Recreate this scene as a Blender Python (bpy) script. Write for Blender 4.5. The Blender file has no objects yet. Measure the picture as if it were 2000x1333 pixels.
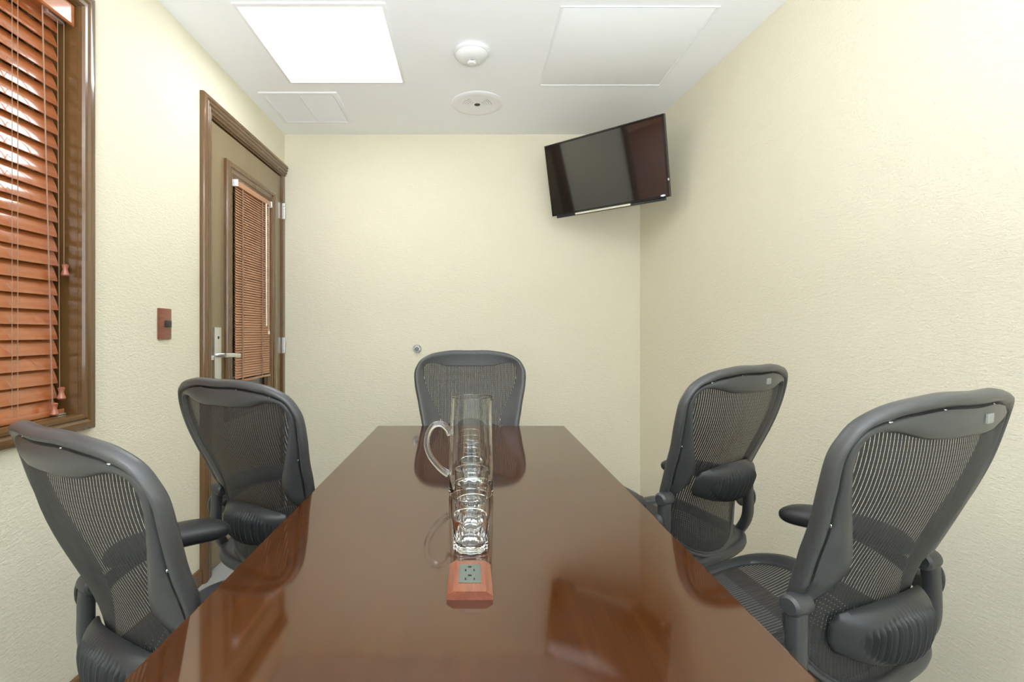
import bpy, bmesh, math, random
from mathutils import Vector, Matrix
random.seed(3)
SC = bpy.context.scene
COL = SC.collection
PI = math.pi

# ------------------------------------------------------------------ camera, world, exposure
CAM_H = 1.16
cd = bpy.data.cameras.new('camera')
cd.sensor_width = 36.0
cd.lens = 970 / 2000 * 36
cd.shift_x = 0.04
cd.shift_y = -0.00825
cd.clip_start = 0.02
cam = bpy.data.objects.new('camera', cd)
cam.location = (0, 0, CAM_H)
cam.rotation_euler = (PI / 2, 0, 0)
COL.objects.link(cam)
SC.camera = cam
w = bpy.data.worlds.new('world')
SC.world = w
w.use_nodes = True
w.node_tree.nodes['Background'].inputs[0].default_value = (0.80, 0.93, 1.0, 1)
w.node_tree.nodes['Background'].inputs[1].default_value = 3.8      # overcast daylight, enters by the added rear window
# the photographer's flash head behind the camera, turned up to the ceiling
fl = bpy.data.lights.new('bounce_flash', 'AREA')
fl.shape = 'DISK'; fl.size = .60; fl.energy = 76; fl.spread = math.radians(150)
fl.color = (.88, .95, 1.0)
fo = bpy.data.objects.new('bounce_flash', fl)
fo.location = (.05, -.45, 1.10)
fo.rotation_euler = Vector((0, -math.cos(math.radians(79)), -math.sin(math.radians(79)))).to_track_quat('Z', 'X').to_euler()
COL.objects.link(fo)
SC.view_settings.view_transform = 'Standard'
SC.view_settings.look = 'None'
SC.view_settings.gamma = 1.0
SC.view_settings.use_curve_mapping = False
SC.view_settings.exposure = 0.2
SC.cycles.max_bounces = 16
SC.cycles.diffuse_bounces = 8
SC.cycles.glossy_bounces = 6
SC.cycles.transmission_bounces = 16
LAMP = 7.2          # radiance of the ceiling light panels

# ------------------------------------------------------------------ materials
def new_mat(name):
    m = bpy.data.materials.new(name)
    m.use_nodes = True
    nt = m.node_tree
    return m, nt, nt.nodes['Principled BSDF']

def N(nt, t, **kw):
    n = nt.nodes.new(t)
    for k, v in kw.items():
        setattr(n, k, v)
    return n

def coords(nt, scale, kind='Object'):
    tc = N(nt, 'ShaderNodeTexCoord')
    mp = N(nt, 'ShaderNodeMapping')
    mp.inputs['Scale'].default_value = scale
    nt.links.new(tc.outputs[kind], mp.inputs[0])
    return mp.outputs[0]

def noise(nt, vec, scale, detail=4, rough=.6):
    n = N(nt, 'ShaderNodeTexNoise')
    n.inputs['Scale'].default_value = scale
    n.inputs['Detail'].default_value = detail
    n.inputs['Roughness'].default_value = rough
    nt.links.new(vec, n.inputs['Vector'])
    return n.outputs['Fac']

def ramp(nt, fac, stops):
    r = N(nt, 'ShaderNodeValToRGB')
    e = r.color_ramp.elements
    while len(e) < len(stops):
        e.new(.5)
    for el, (p, c) in zip(e, stops):
        el.position = p
        el.color = tuple(c) + (1,)
    nt.links.new(fac, r.inputs[0])
    return r.outputs[0]

def bump(nt, b, h, strength, dist):
    n = N(nt, 'ShaderNodeBump')
    n.inputs['Strength'].default_value = strength
    n.inputs['Distance'].default_value = dist
    nt.links.new(h, n.inputs['Height'])
    nt.links.new(n.outputs[0], b.inputs['Normal'])
    return n

def plain(name, col, rough=.5, metal=0, spec=.5, coat=0, var=.06, vscale=12, bmp=0, bscale=300):
    m, nt, b = new_mat(name)
    v = coords(nt, (1, 1, 1))
    f = noise(nt, v, vscale)
    c0 = [max(0, c * (1 - var)) for c in col]
    c1 = [min(1, c * (1 + var)) for c in col]
    nt.links.new(ramp(nt, f, [(.3, c0), (.7, c1)]), b.inputs['Base Color'])
    b.inputs['Roughness'].default_value = rough
    b.inputs['Metallic'].default_value = metal
    b.inputs['Specular IOR Level'].default_value = spec
    b.inputs['Coat Weight'].default_value = coat
    b.inputs['Coat Roughness'].default_value = .05
    if bmp:
        bump(nt, b, noise(nt, v, bscale, 2), bmp, .001)
    return m

def wood(name, dark, light, scale=(30, 2, 30), rough=.3, coat=.6, coat_rough=.06, coat_ior=1.5, ior=1.5, bmp=.05):
    m, nt, b = new_mat(name)
    v = coords(nt, scale)
    f = noise(nt, v, 1.0, 8, .65)
    f2 = noise(nt, v, 4.0, 4, .6)
    mx = N(nt, 'ShaderNodeMath', operation='MULTIPLY_ADD')
    mx.inputs[1].default_value = .35
    nt.links.new(f2, mx.inputs[0])
    sc = N(nt, 'ShaderNodeMath', operation='MULTIPLY')
    sc.inputs[1].default_value = .65
    nt.links.new(f, sc.inputs[0])
    nt.links.new(sc.outputs[0], mx.inputs[2])
    nt.links.new(ramp(nt, mx.outputs[0], [(.36, dark), (.64, light)]), b.inputs['Base Color'])
    b.inputs['Roughness'].default_value = rough
    b.inputs['IOR'].default_value = ior
    b.inputs['Coat Weight'].default_value = coat
    b.inputs['Coat Roughness'].default_value = coat_rough
    b.inputs['Coat IOR'].default_value = coat_ior
    if bmp:
        bump(nt, b, f2, bmp, .001)
    return m

def stucco(name, col, axis):
    # textured wall covering: short horizontal drags and grains, in relief only
    m, nt, b = new_mat(name)
    sc = (26, 26, 75)
    v = coords(nt, sc)
    f = noise(nt, v, 1.6, 7, .68)
    v2 = coords(nt, (1, 1, 1))
    big = noise(nt, v2, 1.4, 2, .5)
    g = noise(nt, v2, 170, 2, .5)
    add = N(nt, 'ShaderNodeMath', operation='MULTIPLY_ADD')
    add.inputs[1].default_value = .35
    nt.links.new(g, add.inputs[0])
    nt.links.new(f, add.inputs[2])
    bump(nt, b, add.outputs[0], .6, .0075)
    c0 = [c * .975 for c in col]
    nt.links.new(ramp(nt, big, [(.35, c0), (.65, col)]), b.inputs['Base Color'])
    b.inputs['Roughness'].default_value = .75
    b.inputs['Specular IOR Level'].default_value = .25
    return m

M = {}
M['wall'] = stucco('cream_stucco', (.86, .81, .655), 'x')
M['ceiling'] = plain('ceiling_paint', (.925, .945, .985), .8, var=.01, vscale=3)
M['white'] = plain('white_enamel', (.88, .89, .92), .45, var=.01)
M['offwhite'] = plain('off_white_plastic', (.78, .79, .80), .5, var=.02)
M['floor'] = plain('floor_tile', (.34, .34, .33), .8, var=.08, vscale=160, bmp=.6)
M['trim'] = wood('brown_varnished_wood', (.125, .060, .018), (.150, .076, .025), (12, 12, 2), .22, .55, .05, bmp=0)
M['door'] = wood('olive_brown_door_wood', (.225, .165, .088), (.25, .185, .100), (12, 12, 2), .32, .35, .15, bmp=0)
M['table'] = wood('table_veneer', (.046, .0135, .0030), (.070, .0215, .0048), (55, 1.6, 55), .36, 1.0, .065, 1.85, 1.5, 0)
M['table'].node_tree.nodes['Principled BSDF'].inputs['Specular IOR Level'].default_value = 0.0
M['blindwood'] = wood('cherry_blind_wood', (.38, .108, .030), (.47, .145, .043), (40, 3, 40), .22, 1.0, .07, 1.65)
M['doorblind'] = wood('door_blind_wood', (.43, .205, .105), (.52, .26, .145), (60, 8, 60), .4, .3, .2)
M['redwood'] = wood('rosewood_plate', (.17, .044, .021), (.27, .078, .037), (90, 6, 90), .3, .5, .1)
M['cord'] = plain('cord', (.34, .20, .13), .8)
M['palecord'] = plain('pale_wand', (.82, .76, .62), .35)
M['tassel'] = plain('tassel_wood', (.38, .13, .075), .3, coat=.5)
M['steel'] = plain('satin_steel', (.74, .74, .73), .32, metal=.9, var=.03)
M['shine'] = plain('polished_steel', (.8, .8, .8), .15, metal=1, var=.02)
M['frame'] = plain('graphite_plastic', (.066, .067, .069), .36, spec=.55, var=.07, vscale=30, bmp=.15, bscale=700)
M['darkplastic'] = plain('black_plastic', (.028, .029, .031), .38, var=.1, bmp=.1, bscale=600)
M['pad'] = plain('soft_black_pad', (.030, .031, .033), .42, var=.1, bmp=.12, bscale=500)
M['mesh'] = plain('woven_mesh_strand', (.034, .035, .036), .6, var=.12, vscale=60)
M['tag'] = plain('grey_tag', (.34, .35, .34), .5)
M['yoke'] = plain('dark_graphite_plastic', (.050, .051, .054), .38, var=.08, bmp=.1, bscale=600)
M['alu'] = plain('dark_base', (.07, .07, .075), .35, metal=.3)
M['tvcase'] = plain('gloss_black_case', (.012, .012, .013), .12, var=.1)
M['screen'] = plain('tv_screen', (.008, .008, .009), .05, spec=.6, var=.05, coat=.8)
M['black'] = plain('matt_black', (.008, .008, .008), .6)
M['socket'] = plain('green_grey_socket', (.10, .125, .102), .35, var=.05)
M['cream'] = plain('cream_sticker', (.72, .70, .55), .5)
M['greyslot'] = plain('grey_slot', (.22, .22, .21), .7)
M['vent'] = plain('vent_enamel', (.88, .90, .94), .5, var=.01)

def glass_mat():
    m, nt, b = new_mat('clear_glass')
    b.inputs['Base Color'].default_value = (.985, .995, .985, 1)
    b.inputs['Transmission Weight'].default_value = 1
    b.inputs['Roughness'].default_value = 0
    b.inputs['IOR'].default_value = 1.5
    return m
M['glass'] = glass_mat()

def lamp_mat():
    m, nt, b = new_mat('lit_diffuser')
    b.inputs['Base Color'].default_value = (.9, .9, .9, 1)
    b.inputs['Emission Color'].default_value = (.97, .985, 1.0, 1)
    b.inputs['Emission Strength'].default_value = LAMP
    return m
M['lamp'] = lamp_mat()

# ------------------------------------------------------------------ helpers
def obj(name, bm, mat, parent=None, smooth=True, angle=35):
    bmesh.ops.recalc_face_normals(bm, faces=bm.faces[:])
    me = bpy.data.meshes.new(name)
    bm.to_mesh(me)
    bm.free()
    me.materials.append(mat)
    if smooth:
        for p in me.polygons:
            p.use_smooth = True
        me.set_sharp_from_angle(angle=math.radians(angle))
    o = bpy.data.objects.new(name, me)
    COL.objects.link(o)
    if parent:
        o.parent = parent
    return o

def share(name, src, parent, loc=None, mat=None):
    o = bpy.data.objects.new(name, src.data)
    COL.objects.link(o)
    o.parent = parent
    if loc is not None:
        o.location = loc
    return o

def tag(o, label=None, cat=None, group=None, kind=None):
    if label: o['label'] = label
    if cat: o['category'] = cat
    if group: o['group'] = group
    if kind: o['kind'] = kind
    return o

def empty(name, loc=(0, 0, 0), rz=0):
    o = bpy.data.objects.new(name, None)
    COL.objects.link(o)
    o.location = loc
    o.rotation_euler = (0, 0, rz)
    o.empty_display_size = .1
    return o

def box(bm, x0, x1, y0, y1, z0, z1, bev=0, segs=2, mat=None):
    r = bmesh.ops.create_cube(bm, size=1)
    vs = r['verts']
    for v in vs:
        v.co = Vector(((x0 + x1) / 2 + v.co.x * (x1 - x0), (y0 + y1) / 2 + v.co.y * (y1 - y0), (z0 + z1) / 2 + v.co.z * (z1 - z0)))
    if bev:
        es = list({e for v in vs for e in v.link_edges})
        r = bmesh.ops.bevel(bm, geom=es, offset=bev, segments=segs, affect='EDGES', profile=.6)
        vs = list({v for f in r['faces'] for v in f.verts} | {v for v in vs if v.is_valid})
    if mat is not None:
        bmesh.ops.transform(bm, matrix=mat, verts=[v for v in vs if v.is_valid])
    return vs

def boxo(name, parent, mat, *a, bev=0, **k):
    bm = bmesh.new()
    box(bm, *a, bev=bev)
    k.setdefault('smooth', False)
    return obj(name, bm, mat, parent, **k)

def lathe(bm, prof, n=40, mat=None, close=True, rf=None):
    rings = []
    for (r, z) in prof:
        if r < 1e-6:
            v = bm.verts.new((0, 0, z))
            rings.append([v])
        else:
            ring = []
            for i in range(n):
                a = 2 * PI * i / n
                rr = rf(r, z, a) if rf else r
                ring.append(bm.verts.new((rr * math.cos(a), rr * math.sin(a), z)))
            rings.append(ring)
    for A, B in zip(rings[:-1], rings[1:]):
        for i in range(n):
            j = (i + 1) % n
            if len(A) == 1 and len(B) == 1: continue
            if len(A) == 1: bm.faces.new((A[0], B[i], B[j]))
            elif len(B) == 1: bm.faces.new((A[i], A[j], B[0]))
            else: bm.faces.new((A[i], A[j], B[j], B[i]))
    if mat is not None:
        bmesh.ops.transform(bm, matrix=mat, verts=[v for r in rings for v in r])
    return rings

def catmull(pts, n):
    P = [Vector(p) for p in pts]
    P = [P[0] * 2 - P[1]] + P + [P[-1] * 2 - P[-2]]
    out = []
    m = len(P) - 3
    for k in range(n + 1):
        t = k / n * m
        i = min(int(t), m - 1)
        u = t - i
        a, b, c, d = P[i:i + 4]
        out.append(.5 * ((2 * b) + (c - a) * u + (2 * a - 5 * b + 4 * c - d) * u * u + (3 * b - a - 3 * c + d) * u ** 3))
    return out

def tube(bm, pts, r, n=12, steps=None, up=Vector((1, 0, 0)), rx=None, rr=None, sq=1.0, cap=True):
    """Swept rounded bar: r across, rx along `up`; rr(t) scales; sq<1 squares the section."""
    path = catmull(pts, steps) if steps else [Vector(p) for p in pts]
    rx = rx or r
    rings = []
    L = len(path)
    for k, p in enumerate(path):
        t = (path[min(k + 1, L - 1)] - path[max(k - 1, 0)]).normalized()
        a = (up - t * up.dot(t))
        a = a.normalized() if a.length > 1e-4 else t.orthogonal().normalized()
        b = t.cross(a)
        s = rr(k / (L - 1)) if rr else 1
        ring = []
        for i in range(n):
            an = 2 * PI * i / n
            c, d = math.cos(an), math.sin(an)
            c = math.copysign(abs(c) ** sq, c)
            d = math.copysign(abs(d) ** sq, d)
            ring.append(bm.verts.new(p + a * (c * rx * s) + b * (d * r * s)))
        rings.append(ring)
    for A, B in zip(rings[:-1], rings[1:]):
        for i in range(n):
            bm.faces.new((A[i], A[(i + 1) % n], B[(i + 1) % n], B[i]))
    if cap:
        bm.faces.new(rings[0][::-1])
        bm.faces.new(rings[-1])
    return rings

def frame_sweep(bm, mp, p0, q0, p1, q1, prof, open_bottom=False):
    """Mitred frame: profile of (inward distance, height) swept round a rectangle; mp(p,q,h) -> world."""
    cols = []
    for a, h in prof:
        if open_bottom:
            c = [(p0 + a, q0), (p0 + a, q1 - a), (p1 - a, q1 - a), (p1 - a, q0)]
        else:
            c = [(p0 + a, q0 + a), (p0 + a, q1 - a), (p1 - a, q1 - a), (p1 - a, q0 + a)]
        cols.append([bm.verts.new(mp(p, q, h)) for p, q in c])
    n = len(cols)
    for k in range(n):
        A, B = cols[k], cols[(k + 1) % n]
        for i in range(3 if open_bottom else 4):
            j = (i + 1) % 4
            bm.faces.new((A[i], A[j], B[j], B[i]))
    if open_bottom:
        bm.faces.new([c[0] for c in cols])
        bm.faces.new([c[3] for c in cols])

# ------------------------------------------------------------------ room
CEIL = 2.49
BACK = 3.333
REAR = -1.35
LX = -1.25
def rx_at(y): return 1.134 + .0957 * (BACK - y)

def struct(name, bm, mat, parent=None, **k):
    o = obj(name, bm, mat, parent, **k)
    o['kind'] = 'structure'
    return o

bm = bmesh.new(); box(bm, LX - .75, rx_at(REAR) + .25, REAR - .12, BACK + .12, -.1, 0)
struct('floor', bm, M['floor'], smooth=False)
bm = bmesh.new(); box(bm, LX - .75, rx_at(REAR) + .25, REAR - .12, BACK + .12, CEIL, CEIL + .1)
struct('ceiling', bm, M['ceiling'], smooth=False)
bm = bmesh.new(); box(bm, LX - .12, rx_at(BACK) + .2, BACK, BACK + .12, 0, CEIL)
struct('wall_back', bm, M['wall'], smooth=False)
# rear wall; its wide unseen window is added to let fill daylight in
RW = (-1.05, 1.35, .80, 2.25)
bm = bmesh.new()
for a in [(LX - .12, RW[0], 0, CEIL), (RW[1], rx_at(REAR) + .2, 0, CEIL), (RW[0], RW[1], 0, RW[2]), (RW[0], RW[1], RW[3], CEIL)]:
    box(bm, a[0], a[1], REAR - .12, REAR, a[2], a[3])
struct('wall_rear', bm, M['wall'], smooth=False)
bm = bmesh.new()
frame_sweep(bm, lambda p, q, h: (p, REAR + h, q), RW[0] - .05, RW[2] - .05, RW[1] + .05, RW[3] + .05, [(0, 0), (0, .012), (.010, .022), (.045, .022), (.062, .010), (.062, -.10), (.05, -.10), (.05, 0)])
rwin = struct('fill_window', bm, M['trim'])
bm = bmesh.new(); box(bm, RW[0] + .012, RW[1] - .012, REAR - .07, REAR - .064, RW[2] + .012, RW[3] - .012)
struct('window_pane', bm, M['glass'], rwin, smooth=False)
pd = bpy.data.lights.new('fill_portal', 'AREA')  # sampling portal for the sky light through the added window
pd.shape = 'RECTANGLE'; pd.size = RW[1] - RW[0]; pd.size_y = RW[3] - RW[2]
pd.cycles.is_portal = True
po = bpy.data.objects.new('fill_portal', pd); COL.objects.link(po)
po.location = ((RW[0] + RW[1]) / 2, REAR - .11, (RW[2] + RW[3]) / 2)
po.rotation_euler = (PI / 2, 0, 0)
# slanted right wall
bm = bmesh.new()
y0, y1 = REAR, BACK
q = [(rx_at(y0), y0), (rx_at(y0) + .12, y0), (rx_at(y1) + .12, y1), (rx_at(y1), y1)]
lo = [bm.verts.new((x, y, 0)) for x, y in q]
hi = [bm.verts.new((x, y, CEIL)) for x, y in q]
bm.faces.new(lo[::-1]); bm.faces.new(hi)
for i in range(4):
    bm.faces.new((lo[i], lo[(i + 1) % 4], hi[(i + 1) % 4], hi[i]))
struct('wall_right', bm, M['wall'], smooth=False)
# left wall with window and door openings
WY0, WY1, WZ0, WZ1 = .45, 1.585, .892, 2.205      # window opening
DY0, DY1, DZ1 = 2.375, 3.295, 2.21                # door opening
bm = bmesh.new()
T = LX - .12
for a in [(REAR, WY0, 0, CEIL), (WY0, WY1, 0, WZ0), (WY0, WY1, WZ1, CEIL), (WY1, DY0, 0, CEIL), (DY0, DY1, DZ1, CEIL), (DY1, BACK, 0, CEIL)]:
    box(bm, T, LX, *a)
bmesh.ops.remove_doubles(bm, verts=bm.verts[:], dist=1e-5)
struct('wall_left', bm, M['wall'], smooth=False)

# baseboards
def baseboard(name, pts):
    (xa, ya), (xb, yb), (nx, ny) = pts
    bm = bmesh.new()
    prof = [(0, 0), (.014, 0), (.014, .055), (.010, .068), (.004, .072), (0, .072)]
    A = [bm.verts.new((xa + nx * d, ya + ny * d, z)) for d, z in prof]
    B = [bm.verts.new((xb + nx * d, yb + ny * d, z)) for d, z in prof]
    n = len(prof)
    for i in range(n):
        bm.faces.new((A[i], A[(i + 1) % n], B[(i + 1) % n], B[i]))
    bm.faces.new(A[::-1]); bm.faces.new(B)
    return struct(name, bm, M['trim'])
baseboard('baseboard_left', [(LX, REAR + .02), (LX, 2.286), (1, 0)])
baseboard('baseboard_back', [(LX + .02, BACK), (rx_at(BACK) - .02, BACK), (0, -1)])
baseboard('baseboard_right', [(rx_at(REAR + .02), REAR + .02), (rx_at(BACK - .02), BACK - .02), (-.9954, -.0952)])

# ------------------------------------------------------------------ window with casing, jamb and pane
lm = lambda p, q, h: (LX + h, p, q)
casing = [(0, 0), (0, .012), (.006, .020), (.018, .024), (.034, .024), (.042, .019), (.046, .019), (.050, .023), (.060, .023), (.066, .016), (.066, 0)]
bm = bmesh.new()
WO = .046
frame_sweep(bm, lm, WY0 - WO, WZ0 - WO, WY1 + WO, WZ1 + WO, [(a * .85, h) for a, h in casing])
win = struct('window_1', bm, M['trim'])
bm = bmesh.new()
frame_sweep(bm, lambda p, q, h: (LX + h, p, q), WY0, WZ0, WY1, WZ1, [(0, -.118), (.012, -.118), (.012, 0.004), (0, 0.004)])
struct('window_jamb', bm, M['trim'], win)
bm = bmesh.new()
frame_sweep(bm, lambda p, q, h: (LX - .092 + h, p, q), WY0 + .012, WZ0 + .012, WY1 - .012, WZ1 - .012, [(0, -.014), (.035, -.014), (.035, .010), (.028, .014), (0, .014)])
struct('window_sash', bm, M['trim'], win)
bm = bmesh.new(); box(bm, LX - .096, LX - .090, WY0 + .04, WY1 - .04, WZ0 + .04, WZ1 - .04)
struct('window_pane', bm, M['glass'], win, smooth=False)

# ------------------------------------------------------------------ window blind: every slat an object
def slat_mesh(width, y0, y1, th, camber, tilt, n=4):
    """cross-section in x-z, length along y, tilted so that the room edge (+x) hangs low"""
    bm = bmesh.new()
    top, bot = [], []
    for i in range(n + 1):
        u = (i / n - .5)
        x = u * width
        z = camber * (1 - 4 * u * u)
        c, s = math.cos(tilt), math.sin(tilt)
        top.append(((x * c + (z + th / 2) * s), (-x * s + (z + th / 2) * c)))
        bot.append(((x * c + (z - th / 2) * s), (-x * s + (z - th / 2) * c)))
    sec = top + bot[::-1]
    A = [bm.verts.new((x, y0, z)) for x, z in sec]
    B = [bm.verts.new((x, y1, z)) for x, z in sec]
    m = len(sec)
    for i in range(m):
        bm.faces.new((A[i], A[(i + 1) % m], B[(i + 1) % m], B[i]))
    bm.faces.new(A[::-1]); bm.faces.new(B)
    return bm

BX = LX - .048
BY0, BY1 = WY0 + .03, 1.548
blind = empty('window_blind', (BX, 1.0, WZ0 + .012))
tag(blind, 'wide cherry wood venetian blind with tassel cords in the left window', 'blind')
inv = blind.location.copy()
def wob(name, bm, mat, par, org, **k):
    """object built in world coordinates, re-based on a parent's location"""
    bmesh.ops.translate(bm, verts=bm.verts[:], vec=-Vector(org))
    return obj(name, bm, mat, par, **k)
bm = slat_mesh(.0515, BY0 - 1.0, BY1 - 1.0, .003, .0022, math.radians(70))
first = obj('slat', bm, M['blindwood'], blind, angle=50)
zs = []
z = 2.118
while z > .930:
    zs.append(z); z -= .0455
for i, z in enumerate(zs):
    o = first if i == 0 else share('slat', first, blind)
    o.location = (random.uniform(-.0008, .0008), random.uniform(-.002, .002), z - inv.z + random.uniform(-.0008, .0008))
    o.rotation_euler = (random.uniform(-.001, .001), random.uniform(-.03, .03), 0)
bm = bmesh.new(); box(bm, BX - .025, BX + .025, BY0, BY1 + .008, WZ0 + .013, WZ0 + .031, bev=.003)
wob('bottom_rail', bm, M['blindwood'], blind, inv)
bm = bmesh.new(); box(bm, BX - .024, BX + .022, BY0, BY1 + .01, 2.138, 2.19, bev=.002)
wob('head_rail', bm, M['blindwood'], blind, inv)
bm = bmesh.new()
frame_sweep(bm, lambda p, q, h: (LX - .006 + h, p, q), WY0 + .016, 2.126, WY1 - .016, 2.192, [(0, -.004), (0, .002), (.004, .006), (.033, .006), (.033, -.004)])
wob('valance', bm, M['blindwood'], blind, inv)
bm = bmesh.new(); box(bm, BX + .012, BX + .030, 1.49, 1.55, 2.122, 2.139, bev=.002)
wob('cord_lock', bm, M['steel'], blind, inv)
bm = bmesh.new(); box(bm, BX - .006, BX + .030, 1.525, 1.556, WZ0 + .0125, WZ0 + .0175, bev=.001)
wob('hold_down_clip', bm, M['steel'], blind, inv)
xf = BX + .029
for yy in (1.384, .78):
    for dx in (-.021, .019):
        bm = bmesh.new(); tube(bm, [(BX + dx, yy, WZ0 + .03), (BX + dx, yy, 2.14)], .0009, 6)
        wob('ladder_cord', bm, M['cord'], blind, inv)
    bm = bmesh.new(); tube(bm, [(BX + .024, yy + .012, WZ0 + .03), (BX + .024, yy + .012, 2.14)], .0011, 6)
    wob('lift_cord', bm, M['cord'], blind, inv)
    bm = bmesh.new()
    for z in zs:      # ladder rungs that carry the slats
        tube(bm, [(BX - .021, yy + .006, z + .017), (BX + .019, yy - .004, z - .017)], .0007, 5)
    o = wob('ladder_rungs', bm, M['cord'], blind, inv); o['kind'] = 'stuff'
def pull(y, ztop, zt, r=.0010, y2=None):
    bm = bmesh.new(); tube(bm, [(xf, y, ztop), (xf, y2 if y2 else y, zt)], r, 6)
    wob('pull_cord', bm, M['cord'], blind, inv)
def tassel(y, z):
    bm = bmesh.new()
    lathe(bm, [(0, 0), (.010, 0), (.0115, .003), (.0085, .012), (.0062, .020), (.0085, .030), (.0095, .033), (.006, .036), (0, .037)], 16, Matrix.Translation((xf + .004, y, z)))
    wob('cord_tassel', bm, M['tassel'], blind, inv)
pull(1.548, 2.13, 1.372); tassel(1.548, 1.337)
pull(1.524, 2.13, .990, y2=1.532); tassel(1.534, .955)
pull(1.470, 2.13, .925, .0019, y2=1.506); tassel(1.508, .888 + .022)

# ------------------------------------------------------------------ door in left wall
dm = LX
bm = bmesh.new()
LF = LX - .012                     # leaf face
box(bm, LF - .042, LF, DY0 + .012, DY1 - .005, .004, DZ1 - .016, bev=.002)
# glazed opening is cut by building the leaf as a frame
bm.free()
LY0, LY1, LZ0, LZ1 = 2.535, 3.165, .70, 2.052     # outer edge of raised moulding
OY0, OY1, OZ0, OZ1 = LY0 + .07, LY1 - .07, LZ0 + .07, LZ1 - .07
bm = bmesh.new()
a, b_, c, d = DY0 + .014, DY1 - .004, .006, DZ1 - .018
for s in [(a, OY0, c, d), (OY1, b_, c, d), (OY0, OY1, c, OZ0), (OY0, OY1, OZ1, d)]:
    box(bm, LF - .042, LF, *s)
bmesh.ops.remove_doubles(bm, verts=bm.verts[:], dist=1e-5)
door = struct('door_1', bm, M['door'], smooth=False)
bm = bmesh.new()
dcas = [(0, 0), (0, .014), (.004, .022), (.014, .026), (.026, .026), (.032, .020), (.036, .020), (.040, .023), (.048, .022), (.053, .016), (.057, .016), (.061, .019), (.070, .018), (.075, .010), (.080, .010), (.084, .012), (.090, .008), (.090, 0)]
def dmap(p, q, h):
    # the far leg of the casing is trimmed narrow where the door meets the corner
    return (LX + h, min(p, BACK - .002), q)
o_y0, o_y1 = DY0 - .088, DY1 + .014
cols = []
for aa, h in dcas:
    far = min(aa * .12, .010)
    c4_ = [(o_y0 + aa, 0), (o_y0 + aa, DZ1 + .068 - aa * .8), (BACK - .004, DZ1 + .068 - aa * .8), (BACK - .004, 0)]
    cols.append([bm.verts.new((LX + h, p, q)) for p, q in c4_])
for k in range(len(cols)):
    A, B = cols[k], cols[(k + 1) % len(cols)]
    for i in range(2):
        bm.faces.new((A[i], A[i + 1], B[i + 1], B[i]))
bm.faces.new([c[0] for c in cols]); bm.faces.new([c[2] for c in cols])
bmesh.ops.delete(bm, geom=[c[3] for c in cols], context='VERTS')
box(bm, LX - .004, LX + .003, DY1 - .002, BACK - .004, 0, DZ1)
struct('door_casing', bm, M['trim'], door)
bm = bmesh.new()
frame_sweep(bm, lm, DY0, 0, DY1, DZ1, [(0, -.118), (.012, -.118), (.012, 0), (0, 0)], True)
struct('door_jamb', bm, M['trim'], door)
bm = bmesh.new()
frame_sweep(bm, lambda p, q, h: (LF + h, p, q), LY0, LZ0, LY1, LZ1,
            [(0, 0), (0, .012), (.006, .021), (.018, .024), (.030, .020), (.034, .014), (.040, .014), (.046, .018), (.058, .016), (.066, .006), (.076, .002), (.084, -.010), (.084, -.03), (.07, -.03), (.07, 0)])
struct('glazing_moulding', bm, M['trim'], door)
bm = bmesh.new(); box(bm, LF - .026, LF - .021, OY0, OY1, OZ0, OZ1)
struct('door_pane', bm, M['glass'], door, smooth=False)
bm = bmesh.new(); box(bm, LX - .75, LX - .72, REAR, BACK + .1, 0, CEIL)
box(bm, LX - .72, LX - .1205, BACK + .1, BACK + .12, 0, CEIL)
box(bm, LX - .72, LX - .1205, REAR - .02, REAR, 0, CEIL)
struct('wall_corridor', bm, M['wall'], smooth=False)
# lock plate and lever
bm = bmesh.new(); box(bm, LF, LF + .010, 2.425, 2.492, .900, 1.186, bev=.002)
struct('lock_plate', bm, M['steel'], door)
pl = bpy.data.objects['lock_plate']
bm = bmesh.new()
tube(bm, [(LF + .008, 2.455, 1.048), (LF + .058, 2.455, 1.048)], .011, 16)
tube(bm, [(LF + .054, 2.442, 1.048), (LF + .058, 2.49, 1.047), (LF + .058, 2.545, 1.044), (LF + .056, 2.590, 1.040)], .011, 12, 12, up=Vector((1, 0, 0)), rx=.006, sq=.6)
struct('lever_handle', bm, M['steel'], pl)
bm = bmesh.new(); lathe(bm, [(0, .0022), (.006, .002), (.008, 0), (0, 0)], 20, Matrix.Translation((LF + .010, 2.462, 1.135)) @ Matrix.Rotation(PI / 2, 4, 'Y'))
struct('key_cylinder', bm, M['darkplastic'], pl)
bm = bmesh.new(); box(bm, LF - .002, LX + .013, DY0 - .012, DY0 + .016, 1.028, 1.05, bev=.002)
struct('strike_plate', bm, M['steel'], door)
for z in (1.965, 1.075, .20):
    bm = bmesh.new()
    box(bm, LF, LF + .003, DY1 - .036, DY1 - .004, z - .052, z + .052)
    for k in range(5):
        lathe(bm, [(0, -.0098), (.0072, -.0098), (.0072, .0098), (0, .0098)], 14, Matrix.Translation((LX + .010, DY1 + .001, z - .042 + k * .021)))
    box(bm, LF, LX + .006, DY1 - .006, DY1 + .010, z - .052, z + .052)
    struct('hinge', bm, M['steel'], door)

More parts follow.
